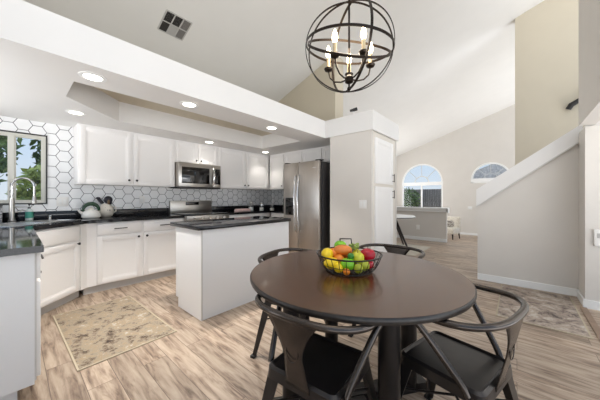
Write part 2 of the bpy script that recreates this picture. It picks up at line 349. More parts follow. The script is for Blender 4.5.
# far living room wall with two arched windows (openings cut as polygons)
def arch(cy, r, zs, n=20): return [(cy + r * math.cos(PI * k / n), zs + r * math.sin(PI * k / n)) for k in range(n + 1)]
XF = 13.1
w1c, w1r, w1s, w1b = 3.52, 0.93, 1.90, 0.35
w2c, w2r, w2s, w2b = 0.83, 0.69, 1.97, 1.80
t = MB()
def wall_strip(y0, y1): t.prism([(y0, -0.45), (y1, -0.45), (y1, CZ(y1)), (y0, CZ(y0))], XF, XF + 0.15, 'x')
wall_strip(-3.2, w2c - w2r); wall_strip(w2c + w2r, w1c - w1r); wall_strip(w1c + w1r, 5.5)
for cy, r, zs, zb in ((w1c, w1r, w1s, w1b), (w2c, w2r, w2s, w2b)):
    t.prism([(cy - r, -0.45), (cy + r, -0.45), (cy + r, zb), (cy - r, zb)], XF, XF + 0.15, 'x')
    A = arch(cy, r, zs)
    for (p, q) in zip(A, A[1:]): t.prism([p, q, (q[0], CZ(q[0])), (p[0], CZ(p[0]))], XF, XF + 0.15, 'x')
struct('wall_living_far', t, M['wall'])
def arched_window(idx, cy, r, zs, zb):
    f = MB(); xa, xb = XF + 0.02, XF + 0.09; w = 0.07
    A = arch(cy, r, zs); B = arch(cy, r - w, zs)
    for i in range(len(A) - 1): f.prism([A[i], A[i + 1], B[i + 1], B[i]], xa, xb, 'x')
    f.box(xa, xb, cy - r, cy - r + w, zb, zs); f.box(xa, xb, cy + r - w, cy + r, zb, zs)
    f.box(xa - 0.02, xb, cy - r, cy + r, zs - 0.13, zs + 0.03); f.box(xa, xb, cy - r, cy + r, zb, zb + w); zs - zb > 0.5 and f.box(xa, xb, cy - 0.035, cy + 0.035, zb, zs)
    o = f.build('window_%d' % idx, M['vinylw'], kind='structure', smooth=False)
    g = MB()
    A = arch(cy, r * 0.36, zs); B = arch(cy, r * 0.32, zs)
    for i in range(len(A) - 1): g.prism([A[i], A[i + 1], B[i + 1], B[i]], xa + 0.02, xa + 0.04, 'x')
    for a in (45, 90, 135):
        c_, s_ = math.cos(R(a)), math.sin(R(a)); g.tube([(xa + 0.03, cy + c_ * r * 0.34, zs + s_ * r * 0.34), (xa + 0.03, cy + c_ * (r - w), zs + s_ * (r - w))], 0.014, 6)
    g.build('muntin', M['toe'], o)
    MB().prism([(cy - r + 0.03, zb + 0.03), (cy + r - 0.03, zb + 0.03)] + [(cy + (r - .03) * math.cos(PI * k / 16), zs + (r - .03) * math.sin(PI * k / 16)) for k in range(17)], xa + 0.045, xa + 0.05, 'x').build('pane', M['glass'], o, smooth=False)
arched_window(2, w1c, w1r, w1s, w1b); arched_window(3, w2c, w2r, w2s, w2b)
# kitchen window
f = MB(); rect_ring(f, WX0, WX1, WZ0, WZ1, 0.022, 4.53, 4.60); f.box(-0.016, 0.016, 4.53, 4.60, WZ0 + 0.022, WZ1 - 0.022)
rect_ring(f, 0.016, WX1 - 0.022, WZ0 + 0.022, WZ1 - 0.022, 0.018, 4.545, 4.585); rect_ring(f, WX0 + 0.022, -0.016, WZ0 + 0.022, WZ1 - 0.022, 0.018, 4.545, 4.585)
kw = f.build('window_1', M['vinyl'], kind='structure', smooth=False)
MB().box(WX0 + .03, WX1 - .03, 4.563, 4.568, WZ0 + .03, WZ1 - .03).build('pane', M['glass'], kw, smooth=False)
rect_ring(MB(), WX0 - 0.012, WX1 + 0.012, WZ0 - 0.012, WZ1 + 0.012, 0.014, 4.49, 4.512).build('edge_trim', M['blackedge'], kw, smooth=False)
struct('wall_light_blocker', MB().box(-1.12, -1.0, -0.2, 2.0, 0, 3.4), M['wall'])  # unseen slab added to hold light off the left of the soffit face
# half wall at the edge of the raised dining level
struct('wall_half', MB().box(7.5, 7.6, 1.40, 5.5, 0, 0.84), M['wall'])
t = MB(); t.box(7.42, 7.68, 1.36, 5.5, 0.875, 0.915, 0.004); t.box(7.46, 7.5, 1.37, 5.5, 0.80, 0.875); t.box(7.6, 7.64, 1.37, 5.5, 0.80, 0.875); t.box(7.46, 7.64, 1.36, 1.40, 0.78, 0.875); t.box(7.5, 7.6, 1.40, 5.5, 0.84, 0.875)
struct('trim_half_wall_cap', t, M['trim'])
# baseboards
struct('baseboard_half_wall', MB().box(7.485, 7.5, 1.40, 5.5, 0, 0.09), M['trim'])
t = MB(); t.box(4.425, 4.44, -0.54, 0.433, 0, 0.09, 0.002); struct('baseboard_stair', t, M['trim'])
struct('baseboard_jog', MB().box(4.035, 4.425, -0.555, -0.540, 0, 0.09), M['trim'])
struct('baseboard_hall', MB().box(4.035, 4.05, -3.2, -0.555, 0, 0.09), M['trim'])
struct('baseboard_living', MB().box(XF - 0.015, XF, -3.2, 5.5, -0.45, -0.36), M['trim'])
struct('baseboard_dining', MB().box(4.45, 7.42, 5.485, 5.5, 0, 0.09), M['trim'])
struct('trim_threshold', MB().box(2.6, 4.03, -0.565, -0.515, 0, 0.008), mat('threshold_wood', rgb(140, 118, 100), 0.5, noise=0.2, scale=6))

# ================================================================== cabinets
def panel_door(mb, x0, x1, z0, z1, t=0.02, fr=0.055):     # raised-edge door, front face at y=-t, back at y=0
    mb.box(x0, x0 + fr, -t, 0, z0, z1, 0.003); mb.box(x1 - fr, x1, -t, 0, z0, z1, 0.003)
    mb.box(x0 + fr, x1 - fr, -t, 0, z0, z0 + fr, 0.003); mb.box(x0 + fr, x1 - fr, -t, 0, z1 - fr, z1, 0.003)
    mb.box(x0 + fr - .002, x1 - fr + .002, -t * 0.45, 0, z0 + fr - .002, z1 - fr + .002)
    g = 0.012; rect_ring(mb, x0 + fr, x1 - fr, z0 + fr, z1 - fr, g, -t * 0.75, -t * 0.4)
def knob(parent, x, z, y=-0.02):
    m = MB(); m.lathe([(0.0055, 0), (0.005, 0.014), (0.014, 0.018), (0.0155, 0.026), (0.009, 0.031)], seg=16)
    for v in m.bm.verts: v.co = Vector((x + v.co.x, y - v.co.z, z + v.co.y))
    m.build('knob', M['black'], parent)
def bar_pull(parent, xa, za, xb, zb, y=-0.02):
    m = MB(); m.tube([(xa, y - 0.03, za), (xb, y - 0.03, zb)], 0.006, 8)
    u = 0.12; 
    for k in (u, 1 - u):
        x, z = xa + (xb - xa) * k, za + (zb - za) * k; m.tube([(x, y - 0.03, z), (x, y, z)], 0.005, 8)
    m.build('handle', M['black'], parent)
def cabinet(name, label, cat, loc, rotz, w, d, z0, z1, fronts, m='cab', toe=0.0, group=None, fin=None):
    t = thing(name, label, cat, loc, rotz, group)
    b = MB(); b.box(0, w, 0, d, z0 + toe, z1); b.build('body', M[m], t, smooth=False)
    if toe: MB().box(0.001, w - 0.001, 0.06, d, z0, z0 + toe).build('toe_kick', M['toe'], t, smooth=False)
    for f in fronts:
        k = MB()
        if f[0] == 'door': panel_door(k, f[1], f[2], f[3], f[4]); o = k.build('door', M[m], t)
        else: k.box(f[1], f[2], -0.02, 0, f[3], f[4], 0.004); o = k.build(f[0], M[m], t)
        h = f[5] if len(f) > 5 else None
        if h and h[0] == 'knob': knob(o, h[1], h[2])
        elif h and h[0] == 'bar': bar_pull(o, *h[1:])
    return t
# back-wall uppers (front face y = 4.17 including doors)
UY = 4.19; z0, z1 = 1.36, 2.128; D = 0.308
cabinet('wall_cabinet', 'white two-door upper cabinet beside the window', 'cabinet', (0.545, UY, 0), 0, 1.185, D, z0, z1,
        [('door', 0.02, 0.580, z0 + .012, z1 - .03, ('knob', 0.545, 1.43)), ('door', 0.605, 1.165, z0 + .012, z1 - .03, ('knob', 0.64, 1.43))])
cabinet('wall_cabinet', 'short white two-door upper cabinet above the microwave', 'cabinet', (1.731, UY, 0), 0, 0.776, D, 1.765, z1,
        [('door', 0.02, 0.375, 1.777, z1 - .03, ('knob', 0.345, 1.815)), ('door', 0.401, 0.756, 1.777, z1 - .03, ('knob', 0.43, 1.815))])
cabinet('wall_cabinet', 'white two-door upper cabinet between microwave and kitchen corner', 'cabinet', (2.508, UY, 0), 0, 1.262, D, z0, z1,
        [('door', 0.02, 0.612, z0 + .012, z1 - .03, ('knob', 0.58, 1.43)), ('door', 0.636, 1.228, z0 + .012, z1 - .03, ('knob', 0.668, 1.43))])
# right-wall uppers, facing -x
UX = 3.77; RZ = -PI / 2
cabinet('wall_cabinet', 'narrow single-door white upper cabinet in the corner left of the fridge', 'cabinet', (UX, 4.168, 0), RZ, 0.466, 0.378, z0, z1,
        [('door', 0.03, 0.446, z0 + .012, z1 - .03, ('knob', 0.415, 1.43))])
cabinet('wall_cabinet', 'short white cabinet with small doors above the fridge', 'cabinet', (UX, 3.70, 0), RZ, 1.47, 0.378, 1.83, z1,
        [('door', 0.02, 0.485, 1.84, z1 - .03, ('knob', 0.45, 1.875)), ('door', 0.51, 0.965, 1.84, z1 - .03, ('knob', 0.93, 1.875)), ('door', 0.99, 1.45, 1.84, z1 - .03, ('knob', 1.02, 1.875))])
# base cabinets on the back wall
BY = 3.915; cz = 0.872
cabinet('base_cabinet', 'white base cabinet with two drawers over two doors left of the range', 'cabinet', (0.568, BY, 0), 0, 1.185, 0.58, 0, cz,
        [('drawer', 0.117, 0.597, 0.72, 0.855, ('bar', 0.287, 0.79, 0.427, 0.79)), ('door', 0.117, 0.597, 0.115, 0.70, ('knob', 0.562, 0.66)),
         ('drawer', 0.627, 1.167, 0.72, 0.855, ('bar', 0.827, 0.79, 0.967, 0.79)), ('door', 0.627, 1.167, 0.115, 0.70, ('knob', 0.662, 0.66))], toe=0.1)
# corner sink base, diagonal
t = thing('corner_sink_cabinet', 'white angled corner base cabinet under the sink', 'cabinet', (0.105, 3.445, 0), R(45.6))
L = 0.66
MB().prism([(0, 0), (L, 0), (1.05, 0.39), (0.288, 1.165), (-0.48, 0.415)], 0.1, cz).build('body', M['cab'], t, smooth=False)
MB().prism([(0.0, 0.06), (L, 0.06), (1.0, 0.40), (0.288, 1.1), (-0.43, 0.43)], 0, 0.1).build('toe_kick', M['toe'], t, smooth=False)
o = MB().box(0.03, L - 0.09, -0.02, 0, 0.70, 0.855, 0.004).build('drawer_front', M['cab'], t)
k = MB(); panel_door(k, 0.03, L - 0.09, 0.115, 0.675); o = k.build('door', M['cab'], t); knob(o, L - 0.125, 0.655); 
k = MB(); k.box(L - .075, L + 0.02, -0.018, 0, 0.1, cz); k.build('corner_stile', M['cab'], t)
# peninsula cabinet (left leg), near end facing the dining area
t = thing('peninsula_cabinet', 'white peninsula base cabinet at left with plain end panel', 'cabinet', (-0.53, 2.08, 0), 0)
MB().box(0, 0.615, 0.0, 1.30, 0.12, cz).build('body', M['isl'], t, smooth=False)
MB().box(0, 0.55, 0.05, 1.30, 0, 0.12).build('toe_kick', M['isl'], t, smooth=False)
o = MB().box(0.622, 0.642, 0.05, 0.62, 0.135, 0.69, 0.003).build('door', M['cab'], t); MB().ball((0.66, 0.56, 0.64), 0.014, 12).build('knob', M['black'], o)
o = MB().box(0.622, 0.642, 0.05, 0.62, 0.71, 0.86, 0.003).build('drawer', M['cab'], t); MB().tube([(0.662, 0.26, 0.79), (0.662, 0.40, 0.79)], 0.006, 8).build('handle', M['black'], o)
MB().box(0.622, 0.642, 0.64, 1.24, 0.135, 0.86, 0.003).build('door', M['cab'], t)
MB().box(0.614, 0.623, 0.02, 1.28, 0.13, 0.868).build('face_frame', M['toe'], t, smooth=False)
# base cabinets right of the range and along the right wall
cabinet('base_cabinet', 'white base cabinet with drawers right of the range', 'cabinet', (2.53, BY, 0), 0, 1.0, 0.58, 0, cz,
        [('drawer', 0.02, 0.48, 0.72, 0.855, ('bar', 0.18, 0.79, 0.32, 0.79)), ('door', 0.02, 0.48, 0.115, 0.70, ('knob', 0.45, 0.66)),
         ('drawer', 0.51, 0.97, 0.72, 0.855, ('bar', 0.67, 0.79, 0.81, 0.79)), ('door', 0.51, 0.97, 0.115, 0.70, ('knob', 0.545, 0.66))], toe=0.1)
cabinet('base_cabinet', 'white base cabinet between corner and fridge behind the island', 'cabinet', (3.565, 3.905, 0), RZ, 0.745, 0.58, 0, cz,
        [('drawer', 0.12, 0.725, 0.72, 0.855, ('bar', 0.35, 0.79, 0.49, 0.79)), ('door', 0.12, 0.725, 0.115, 0.70, ('knob', 0.16, 0.66))], toe=0.1)
# pantry cabinet
t = thing('pantry_cabinet', 'tall white pantry cabinet with two stacked doors on the column end', 'cabinet', (3.335, 1.535, 0))
MB().box(0, 0.85, 0, 0.63, 0.0, 2.125).build('body', mat('pantry_cream', rgb(222, 216, 206), 0.5), t, smooth=False)
k = MB(); panel_door(k, 0.05, 0.72, 1.39, 2.05, fr=0.07); o = k.build('door', M['cab'], t); bar_pull(o, 0.685, 1.43, 0.685, 1.56)
k = MB(); panel_door(k, 0.05, 0.72, 0.12, 1.345, fr=0.07); o = k.build('door', M['cab'], t); bar_pull(o, 0.685, 1.17, 0.685, 1.30)
# island
t = thing('kitchen_island', 'white panelled kitchen island with black granite top', 'island', (1.19, 2.29, 0))
b = MB(); b.prism([(0, 0), (0.50, 0), (0.50, 0.1), (0.56, 0.1), (0.56, cz), (0, cz)], 0, 0.02, 'x'); b.box(0.02, 1.22, 0, 0.50, 0, 0.1); b.box(0.02, 1.22, 0, 0.56, 0.1, cz)
for v in b.bm.verts: pass
b.build('body', M['isl'], t, smooth=False)
for v in range(1): MB().box(0.0, 0.014, -0.006, 0.0, 0, cz).build('corner_bead', M['toe'], t, smooth=False)
t2 = MB(); t2.box(-0.04, 1.235, -0.03, 0.62, cz, 0.912, 0.006); t2.build('countertop', M['granite'], t)
for i in range(2):
    k = MB(); 
    o = MB().box(0.05 + i * 0.6, 0.60 + i * 0.6, 0.56, 0.58, 0.12, 0.85, 0.003).build('door', M['cab'], t)

# ================================================================== countertops
ct = thing('countertop', 'black granite countertop from peninsula round the sink to the range', 'countertop')
poly = [(-0.535, 2.05), (0.12, 2.05), (0.125, 3.43), (0.585, 3.885), (1.752, 3.885), (1.752, 4.498), (-0.535, 4.498)]
sink_c = Vector((0.13, 3.93)); 
MB().prism(poly, cz + 0.001, 0.912).build('slab', M['granite'], ct, smooth=False)
b = MB(); b.box(-0.538, 1.752, 4.478, 4.498, 0.912, 1.012, 0.002); b.box(-0.538, -0.518, 2.05, 4.478, 0.912, 1.012, 0.002); b.build('backsplash_strip', M['granite'], ct)
ct = thing('countertop', 'black granite countertop from range to corner and fridge', 'countertop')
MB().prism([(2.522, 3.885), (3.535, 3.885), (3.535, 3.16), (4.148, 3.16), (4.148, 4.498), (2.522, 4.498)], cz + 0.001, 0.912).build('slab', M['granite'], ct, smooth=False)
b = MB(); b.box(2.522, 4.148, 4.478, 4.498, 0.912, 1.012, 0.002); b.box(4.128, 4.148, 3.16, 4.478, 0.912, 1.012, 0.002); b.build('backsplash_strip', M['granite'], ct)
# sink (drop-in, double bowl, rotated 45 deg)
sk = thing('kitchen_sink', 'stainless steel drop-in sink in the angled corner counter', 'sink', (0.10, 3.96, 0.912), R(45))
b = MB(); b.box(-0.40, 0.40, -0.25, -0.205, 0, 0.006, 0.002); b.box(-0.40, 0.40, 0.16, 0.25, 0, 0.006, 0.002); b.box(-0.40, -0.355, -0.205, 0.16, 0, 0.006, 0.002); b.box(0.355, 0.40, -0.205, 0.16, 0, 0.006, 0.002); b.box(-0.02, 0.02, -0.205, 0.16, 0, 0.006, 0.002)
b.build('rim', M['chrome'], sk)
b = MB()
for x0, x1 in ((-0.355, -0.02), (0.02, 0.355)):
    b.box(x0, x1, -0.205, 0.16, 0.0003, 0.0012); 
b.build('basin', M['steel'], sk)
# faucet
fx, fy = 0.0, 4.33
ft = thing('kitchen_faucet', 'brushed steel pull-down spring faucet behind the sink', 'faucet', (fx, fy, 0.918))
MB().lathe([(0.032, 0), (0.032, 0.008), (0.024, 0.014), (0.022, 0.22), (0.020, 0.26)], seg=20).build('base', M['steel'], ft)
pts = [(0, 0, 0.24)] + [(0.085 - 0.085 * math.cos(PI * k / 14), -0.10 * (1 - math.cos(PI * k / 14)) / 2, 0.40 + 0.09 * math.sin(PI * k / 14)) for k in range(15)] + [(0.17, -0.10, 0.30)]
MB().tube(pts, 0.010, 10).build('spout', M['chrome'], ft)
hel = []
for k in range(260):
    u = k / 259 * (len(pts) - 2); i = int(u); q = Vector(pts[i]).lerp(Vector(pts[min(i + 1, len(pts) - 1)]), u - i); a = k * 0.9
    hel.append((q.x + 0.017 * math.cos(a) , q.y + 0.017 * math.sin(a) * 0.8, q.z))
MB().tube(hel, 0.0025, 5).build('spring', M['chrome'], ft)
MB().lathe([(0.012, 0.08), (0.016, 0.07), (0.019, 0.02), (0.021, 0), (0.012, -0.004)], c=(0.17, -0.10, 0.20), seg=16).tube([(0.17, -.10, .28), (0.17, -.10, .31)], 0.011, 10).build('spray_head', M['steel'], ft)
MB().tube([(0.02, 0, 0.16), (0.15, -0.09, 0.16), (0.152, -0.09, 0.18)], 0.006, 8).build('support_arm', M['steel'], ft)
MB().tube([(0.015, 0, 0.10), (0.06, 0.0, 0.105), (0.085, 0.0, 0.13)], 0.007, 8).build('handle', M['steel'], ft)
# soap dispenser
sd = thing('soap_bottle', 'pump soap bottle with teal label beside the faucet', 'bottle', (0.135, 4.38, 0.918))
MB().lathe([(0.030, 0), (0.034, 0.006), (0.034, 0.105), (0.028, 0.122), (0.014, 0.130), (0.014, 0.138)], seg=24).build('bottle', M['clear'], sd)
MB().lathe([(0.0347, 0.025), (0.0347, 0.10)], seg=24).build('label_band', M['teal'], sd)
MB().lathe([(0.012, 0.136), (0.012, 0.155), (0.004, 0.158), (0.004, 0.178), (0.009, 0.18), (0.009, 0.19)], seg=12).tube([(0, 0, 0.186), (0.03, -0.02, 0.184), (0.036, -0.024, 0.176)], 0.005, 8).build('pump', M['black'], sd)
b = MB(); b.lathe([(0.011, 0.0), (0.013, 0.006), (0.013, 0.06), (0.010, 0.062)], seg=16, c=(0, 0, 0)); tag(b.build('air_gap_cap', M['chrome'], loc=(0.30, 4.22, 0.913)), 'small chrome cap standing on the sink deck right of the soap bottle', 'cap')
cad = thing('sink_caddy', 'dark speckled caddy on the counter left of the faucet', 'caddy', (-0.14, 4.36, 0.913))
b = MB(); b.box(-0.09, 0.07, -0.05, 0.05, 0, 0.19, 0.006); b.build('basket', M['speck'], cad); rect_ring(MB(), -0.092, 0.072, 0.175, 0.195, 0.006, -0.053, 0.053).build('rim', M['black'], cad)
# kettle
kt = thing('tea_kettle', 'white enamel tea kettle with dark green handle on black counter', 'kettle', (0.69, 4.27, 0.913)); kt.scale = (1, 1, 1.12)
MB().lathe([(0.085, 0), (0.098, 0.012), (0.100, 0.035), (0.088, 0.070), (0.060, 0.094), (0.034, 0.10)], seg=32).build('body', M['enamel'], kt)
MB().lathe([(0.034, 0.10), (0.030, 0.108), (0.008, 0.113), (0.010, 0.125), (0.004, 0.130)], seg=20).build('lid', M['cream'], kt)
MB().tube([(0.085 * math.cos(a), 0, 0.085 + 0.085 * math.sin(a)) for a in [PI * k / 14 for k in range(15)]], [0.010 + 0.008 * math.sin(PI * k / 14) for k in range(15)], 10, flat=1.3).build('handle', M['green'], kt)
MB().tube([(-0.08, -0.02, 0.05), (-0.115, -0.03, 0.075), (-0.135, -0.035, 0.10)], [0.02, 0.014, 0.009], 12).build('spout', M['enamel'], kt)
# rooster pitcher
rp = thing('rooster_pitcher', 'cream ceramic rooster pitcher with black head on counter', 'pitcher', (0.872, 4.37, 0.913)); rp.scale = (1.12, 1.12, 1.3)
MB().lathe([(0.045, 0), (0.062, 0.012), (0.080, 0.055), (0.074, 0.10), (0.046, 0.132), (0.040, 0.145)], seg=28).build('body', M['cream'], rp)
MB().ball((0.018, -0.01, 0.185), (0.045, 0.040, 0.042), 18).ball((0.02, -0.02, 0.158), (0.036, 0.032, 0.03), 14).build('head', M['roost'], rp)
b = MB()
for k in range(4): b.ball((-0.045 - k * 0.012, 0.0, 0.155 + k * 0.016), (0.024, 0.012, 0.014), 10)
b.build('feather_crest', M['roost'], rp)
MB().ball((0.012, -0.048, 0.16), (0.013, 0.010, 0.026), 10).build('beak', M['comb'], rp)
b = MB()
for k, (x, z) in enumerate([(-0.02, 0.10), (0.0, 0.075), (0.018, 0.05), (0.012, 0.098), (-0.008, 0.05), (0.02, 0.075)]): b.ball((x, -0.0745 + 0.012*abs(z-.07)/.03, z), (0.009, 0.007, 0.006), 8)
b.build('painted_spots', M['roost'], rp)
MB().tube([(0.06, 0.02, 0.11), (0.105, 0.03, 0.10), (0.105, 0.03, 0.06), (0.075, 0.02, 0.04)], 0.008, 8).build('handle', M['cream'], rp)
# items right of the range
def jar(loc, h, r, label):
    j = thing('canister', label, 'canister', loc, 0, None)
    MB().lathe([(r * .9, 0), (r, 0.006), (r, h * 0.75), (r * 0.8, h * 0.82)], seg=20).build('jar', M['cglass'], j)
    MB().lathe([(r * .85, 0.005), (r * .92, 0.012), (r * .92, h * 0.4)], seg=18).build('contents', M['enamel'], j)
    MB().lathe([(r * 0.82, h * 0.82), (r * 0.86, h * 0.86), (r * 0.86, h * 0.94), (r * 0.3, h * 0.97), (r * 0.3, h)], seg=18).build('lid', M['steel'], j)
jar((3.20, 4.10, 0.913), 0.19, 0.050, 'tallest glass canister with steel lid, left of the three beside the plant')
jar((3.37, 3.97, 0.913), 0.17, 0.048, 'middle glass canister of the three on the black corner counter')
jar((3.52, 3.82, 0.913), 0.14, 0.046, 'shortest glass canister, nearest the leafy plant by the fridge')
tw = MB(); tw.box(-0.16, 0.16, -0.06, 0.06, 0, 0.03, 0.01); tw.box(-0.15, 0.155, -0.055, 0.055, 0.03, 0.052, 0.009)
tag(tw.build('folded_towel', M['pink'], loc=(2.98, 4.08, 0.913)), 'folded pale pink towel lying on the counter right of the range', 'towel')
pl = thing('potted_plant', 'small dark leafy plant in a pot beside the fridge', 'plant', (3.72, 3.66, 0.913))
MB().lathe([(0.035, 0), (0.045, 0.07), (0.042, 0.07), (0.03, 0.01)], seg=18).build('pot', M['dark'], pl)
b = MB()
for k in range(42):
    a = random.uniform(0, 2 * PI); e = random.uniform(0.2, 1.3); l = random.uniform(0.05, 0.11); base_ = Vector((0, 0, 0.07 + random.uniform(0, .13)))
    d = Vector((math.cos(a) * math.cos(e), math.sin(a) * math.cos(e), math.sin(e))); s = d.cross(Vector((0, 0, 1))).normalized() * 0.014
    b.grid([[base_, base_ + d * 0.005], [base_ + d * l * .5 - s, base_ + d * l * .5 + s], [base_ + d * l - s * .1, base_ + d * l + s * .1]])
b.tube([(0, 0, 0.03), (0, 0, 0.22)], 0.005, 6)
b.build('foliage', M['leaf'], pl)

# ================================================================== appliances
rg = thing('range_stove', 'stainless steel range with black glass cooktop between base cabinets', 'stove', (1.755, 3.86, 0))
MB().box(0, 0.762, 0.02, 0.62, 0.02, 0.90).build('body', M['dsteel'], rg, smooth=False)
b = MB(); b.box(0.005, 0.757, -0.005, 0.56, 0.90, 0.922, 0.004); b.build('cooktop', M['bglass'], rg)
b = MB(); b.box(0.0, 0.762, 0.565, 0.625, 0.90, 1.13, 0.006); b.build('backguard', M['steel'], rg)
MB().box(0.26, 0.50, 0.560, 0.566, 1.05, 1.105, 0.002).build('display', M['bglass'], rg)
o = MB().box(0.005, 0.757, -0.03, 0.02, 0.80, 0.898, 0.006).build('control_panel', M['steel'], rg)
for i in range(5):
    k = MB(); x = 0.12 + i * 0.13; k.tube([(x, -0.03, 0.85), (x, -0.062, 0.85)], [0.024, 0.020], 18); k.build('knob', M['chrome'], o)
o = MB().box(0.01, 0.752, -0.025, 0.02, 0.22, 0.79, 0.005).build('oven_door', M['steel'], rg)
MB().box(0.12, 0.64, -0.028, -0.024, 0.34, 0.64).build('oven_window', M['bglass'], o); MB().tube([(0.08, -0.02, 0.73), (0.08, -0.065, 0.73), (0.68, -0.065, 0.73), (0.68, -0.02, 0.73)], 0.011, 10).build('handle', M['chrome'], o)
MB().box(0.01, 0.752, -0.02, 0.02, 0.05, 0.21, 0.005).build('drawer', M['steel'], rg)
mw = thing('microwave', 'stainless over-the-range microwave with curved handle under upper cabinet', 'microwave', (1.745, 4.10, 1.345))
MB().box(0, 0.752, 0.02, 0.385, 0, 0.415, 0.004).build('case', M['dsteel'], mw)
o = MB().box(0.0, 0.60, -0.018, 0.02, 0.02, 0.412, 0.006).build('door', M['steel'], mw)
MB().box(0.05, 0.53, -0.021, -0.017, 0.075, 0.345, 0.001).build('door_window', M['bglass'], o)
MB().tube([(0.60 , -0.015, 0.06), (0.60, -0.05, 0.09), (0.60, -0.062, 0.21), (0.60, -0.05, 0.33), (0.60, -0.015, 0.36)], 0.014, 12).build('handle', M['chrome'], o)
o = MB().box(0.602, 0.752, -0.018, 0.02, 0.02, 0.412, 0.004).build('control_panel', M['steel'], mw); MB().box(0.625, 0.735, -0.021, -0.017, 0.075, 0.345, 0.001).build('keypad', M['bglass'], o)
MB().box(0.0, 0.752, -0.01, 0.30, -0.006, 0.018, 0.002).build('vent_grille', M['dark'], mw)
# refrigerator facing -x : local x -> -y, local y -> +x
fr = thing('refrigerator', 'stainless side-by-side refrigerator with ice dispenser', 'refrigerator', (3.16, 3.135, 0), RZ)
MB().box(0.0, 0.79, 0.075, 0.80, 0.02, 1.765, 0.004).build('body', M['dark'], fr)
MB().box(0.02, 0.77, 0.02, 0.08, 0.0, 0.05).build('base_grille', M['black'], fr)
o = MB().box(0.002, 0.345, 0, 0.068, 0.055, 1.775, 0.012).build('freezer_door', M['dsteel'], fr)
q = MB().box(0.055, 0.255, -0.004, 0.006, 0.885, 1.18, 0.003).build('dispenser', M['bglass'], o)
def fr_handle(x): return MB().tube([(x, 0.005, 0.60), (x, -0.035, 0.63)] + [(x, -0.035 - 0.03 * math.sin(PI * k / 10), 0.66 + k * 0.085) for k in range(11)] + [(x, -0.035, 1.54), (x, 0.005, 1.56)], 0.013, 10)
fr_handle(0.312).build('handle', M['chrome'], o)
o = MB().box(0.350, 0.788, 0, 0.068, 0.055, 1.775, 0.012).build('fridge_door', M['dsteel'], fr)
fr_handle(0.384).build('handle', M['chrome'], o)
MB().box(0.66, 0.74, -0.002, 0.0, 1.66, 1.672).build('badge', M['chrome'], o)
b = MB(); b.box(0.70, 0.78, 0.02, 0.12, 1.775, 1.795, 0.004); b.box(0.01, 0.09, 0.02, 0.12, 1.775, 1.795, 0.004); b.build('hinge_cover', M['black'], fr)

# ================================================================== small wall fittings
def plate(x, y, z, w, h, rz, label, cat='outlet', name='wall_outlet', n=1):
    t = thing(name, label, cat, (x, y, z), rz)
    MB().box(-w / 2, w / 2, -0.006, 0, -h / 2, h / 2, 0.002).build('cover_plate', M['plate'], t)
    for i in range(n):
        x0 = (i - (n - 1) / 2) * 0.046
        MB().box(x0 - 0.014, x0 + 0.014, -0.009, -0.006, -0.034, 0.034, 0.002).build('socket' if cat == 'outlet' else 'rocker', M['trim'], t)
    return t
plate(0.435, 4.5, 1.13, 0.115, 0.12, 0, 'white double outlet plate on hex tiles right of the window', n=2)
plate(1.355, 4.5, 1.15, 0.072, 0.115, 0, 'white single outlet on hex tiles left of the range')
plate(3.28, 1.66, 1.09, 0.118, 0.12, RZ, 'white double light switch on the side of the pantry column', 'switch', 'light_switch', 2)
plate(7.5, 2.106, 0.35, 0.09, 0.13, RZ, 'white outlet low on the half wall')
plate(13.1, 1.547, 0.73, 0.16, 0.13, RZ, 'white light switch on the far living room wall', 'switch', 'light_switch', 2)
th = thing('wall_control_box', 'small white box mounted on the hall wall at right edge', 'control box', (4.05, -0.665, 0.76), RZ)
MB().box(-0.05, 0.05, -0.025, 0, -0.09, 0.09, 0.006).build('housing', M['plate'], th); MB().box(-0.03, 0.03, -0.028, -0.024, 0.0, 0.05, 0.002).build('screen', M['vent'], th)
# handrail seen past the upper wall
hr = thing('handrail', 'black handrail end on the stairwell wall', 'handrail', (6.80, -0.70, 2.93))
MB().tube([(0, -0.02, -0.10), (-0.02, -0.06, -0.03), (-0.03, -0.16, 0.03), (-0.03, -1.4, 0.95)], [0.04, 0.045, 0.04, 0.04], 12).build('rail', M['black'], hr)
MB().tube([(0.03, -0.5, 0.26), (-0.03, -0.5, 0.28)], 0.015, 8).build('bracket', M['black'], hr)
# small black camera on bulkhead
cm = thing('security_camera', 'small black camera on a stalk on top of the bulkhead', 'camera', (3.32, 1.83, 2.40))
MB().tube([(0, 0, 0), (0, 0, 0.065)], 0.010, 8).build('stand', M['white'], cm)
MB().tube([(-0.035, 0.035, 0.07), (0.035, -0.035, 0.10)], [0.018, 0.026], 14).ball((0, 0, 0.075), 0.02, 12).build('housing', M['black'], cm)
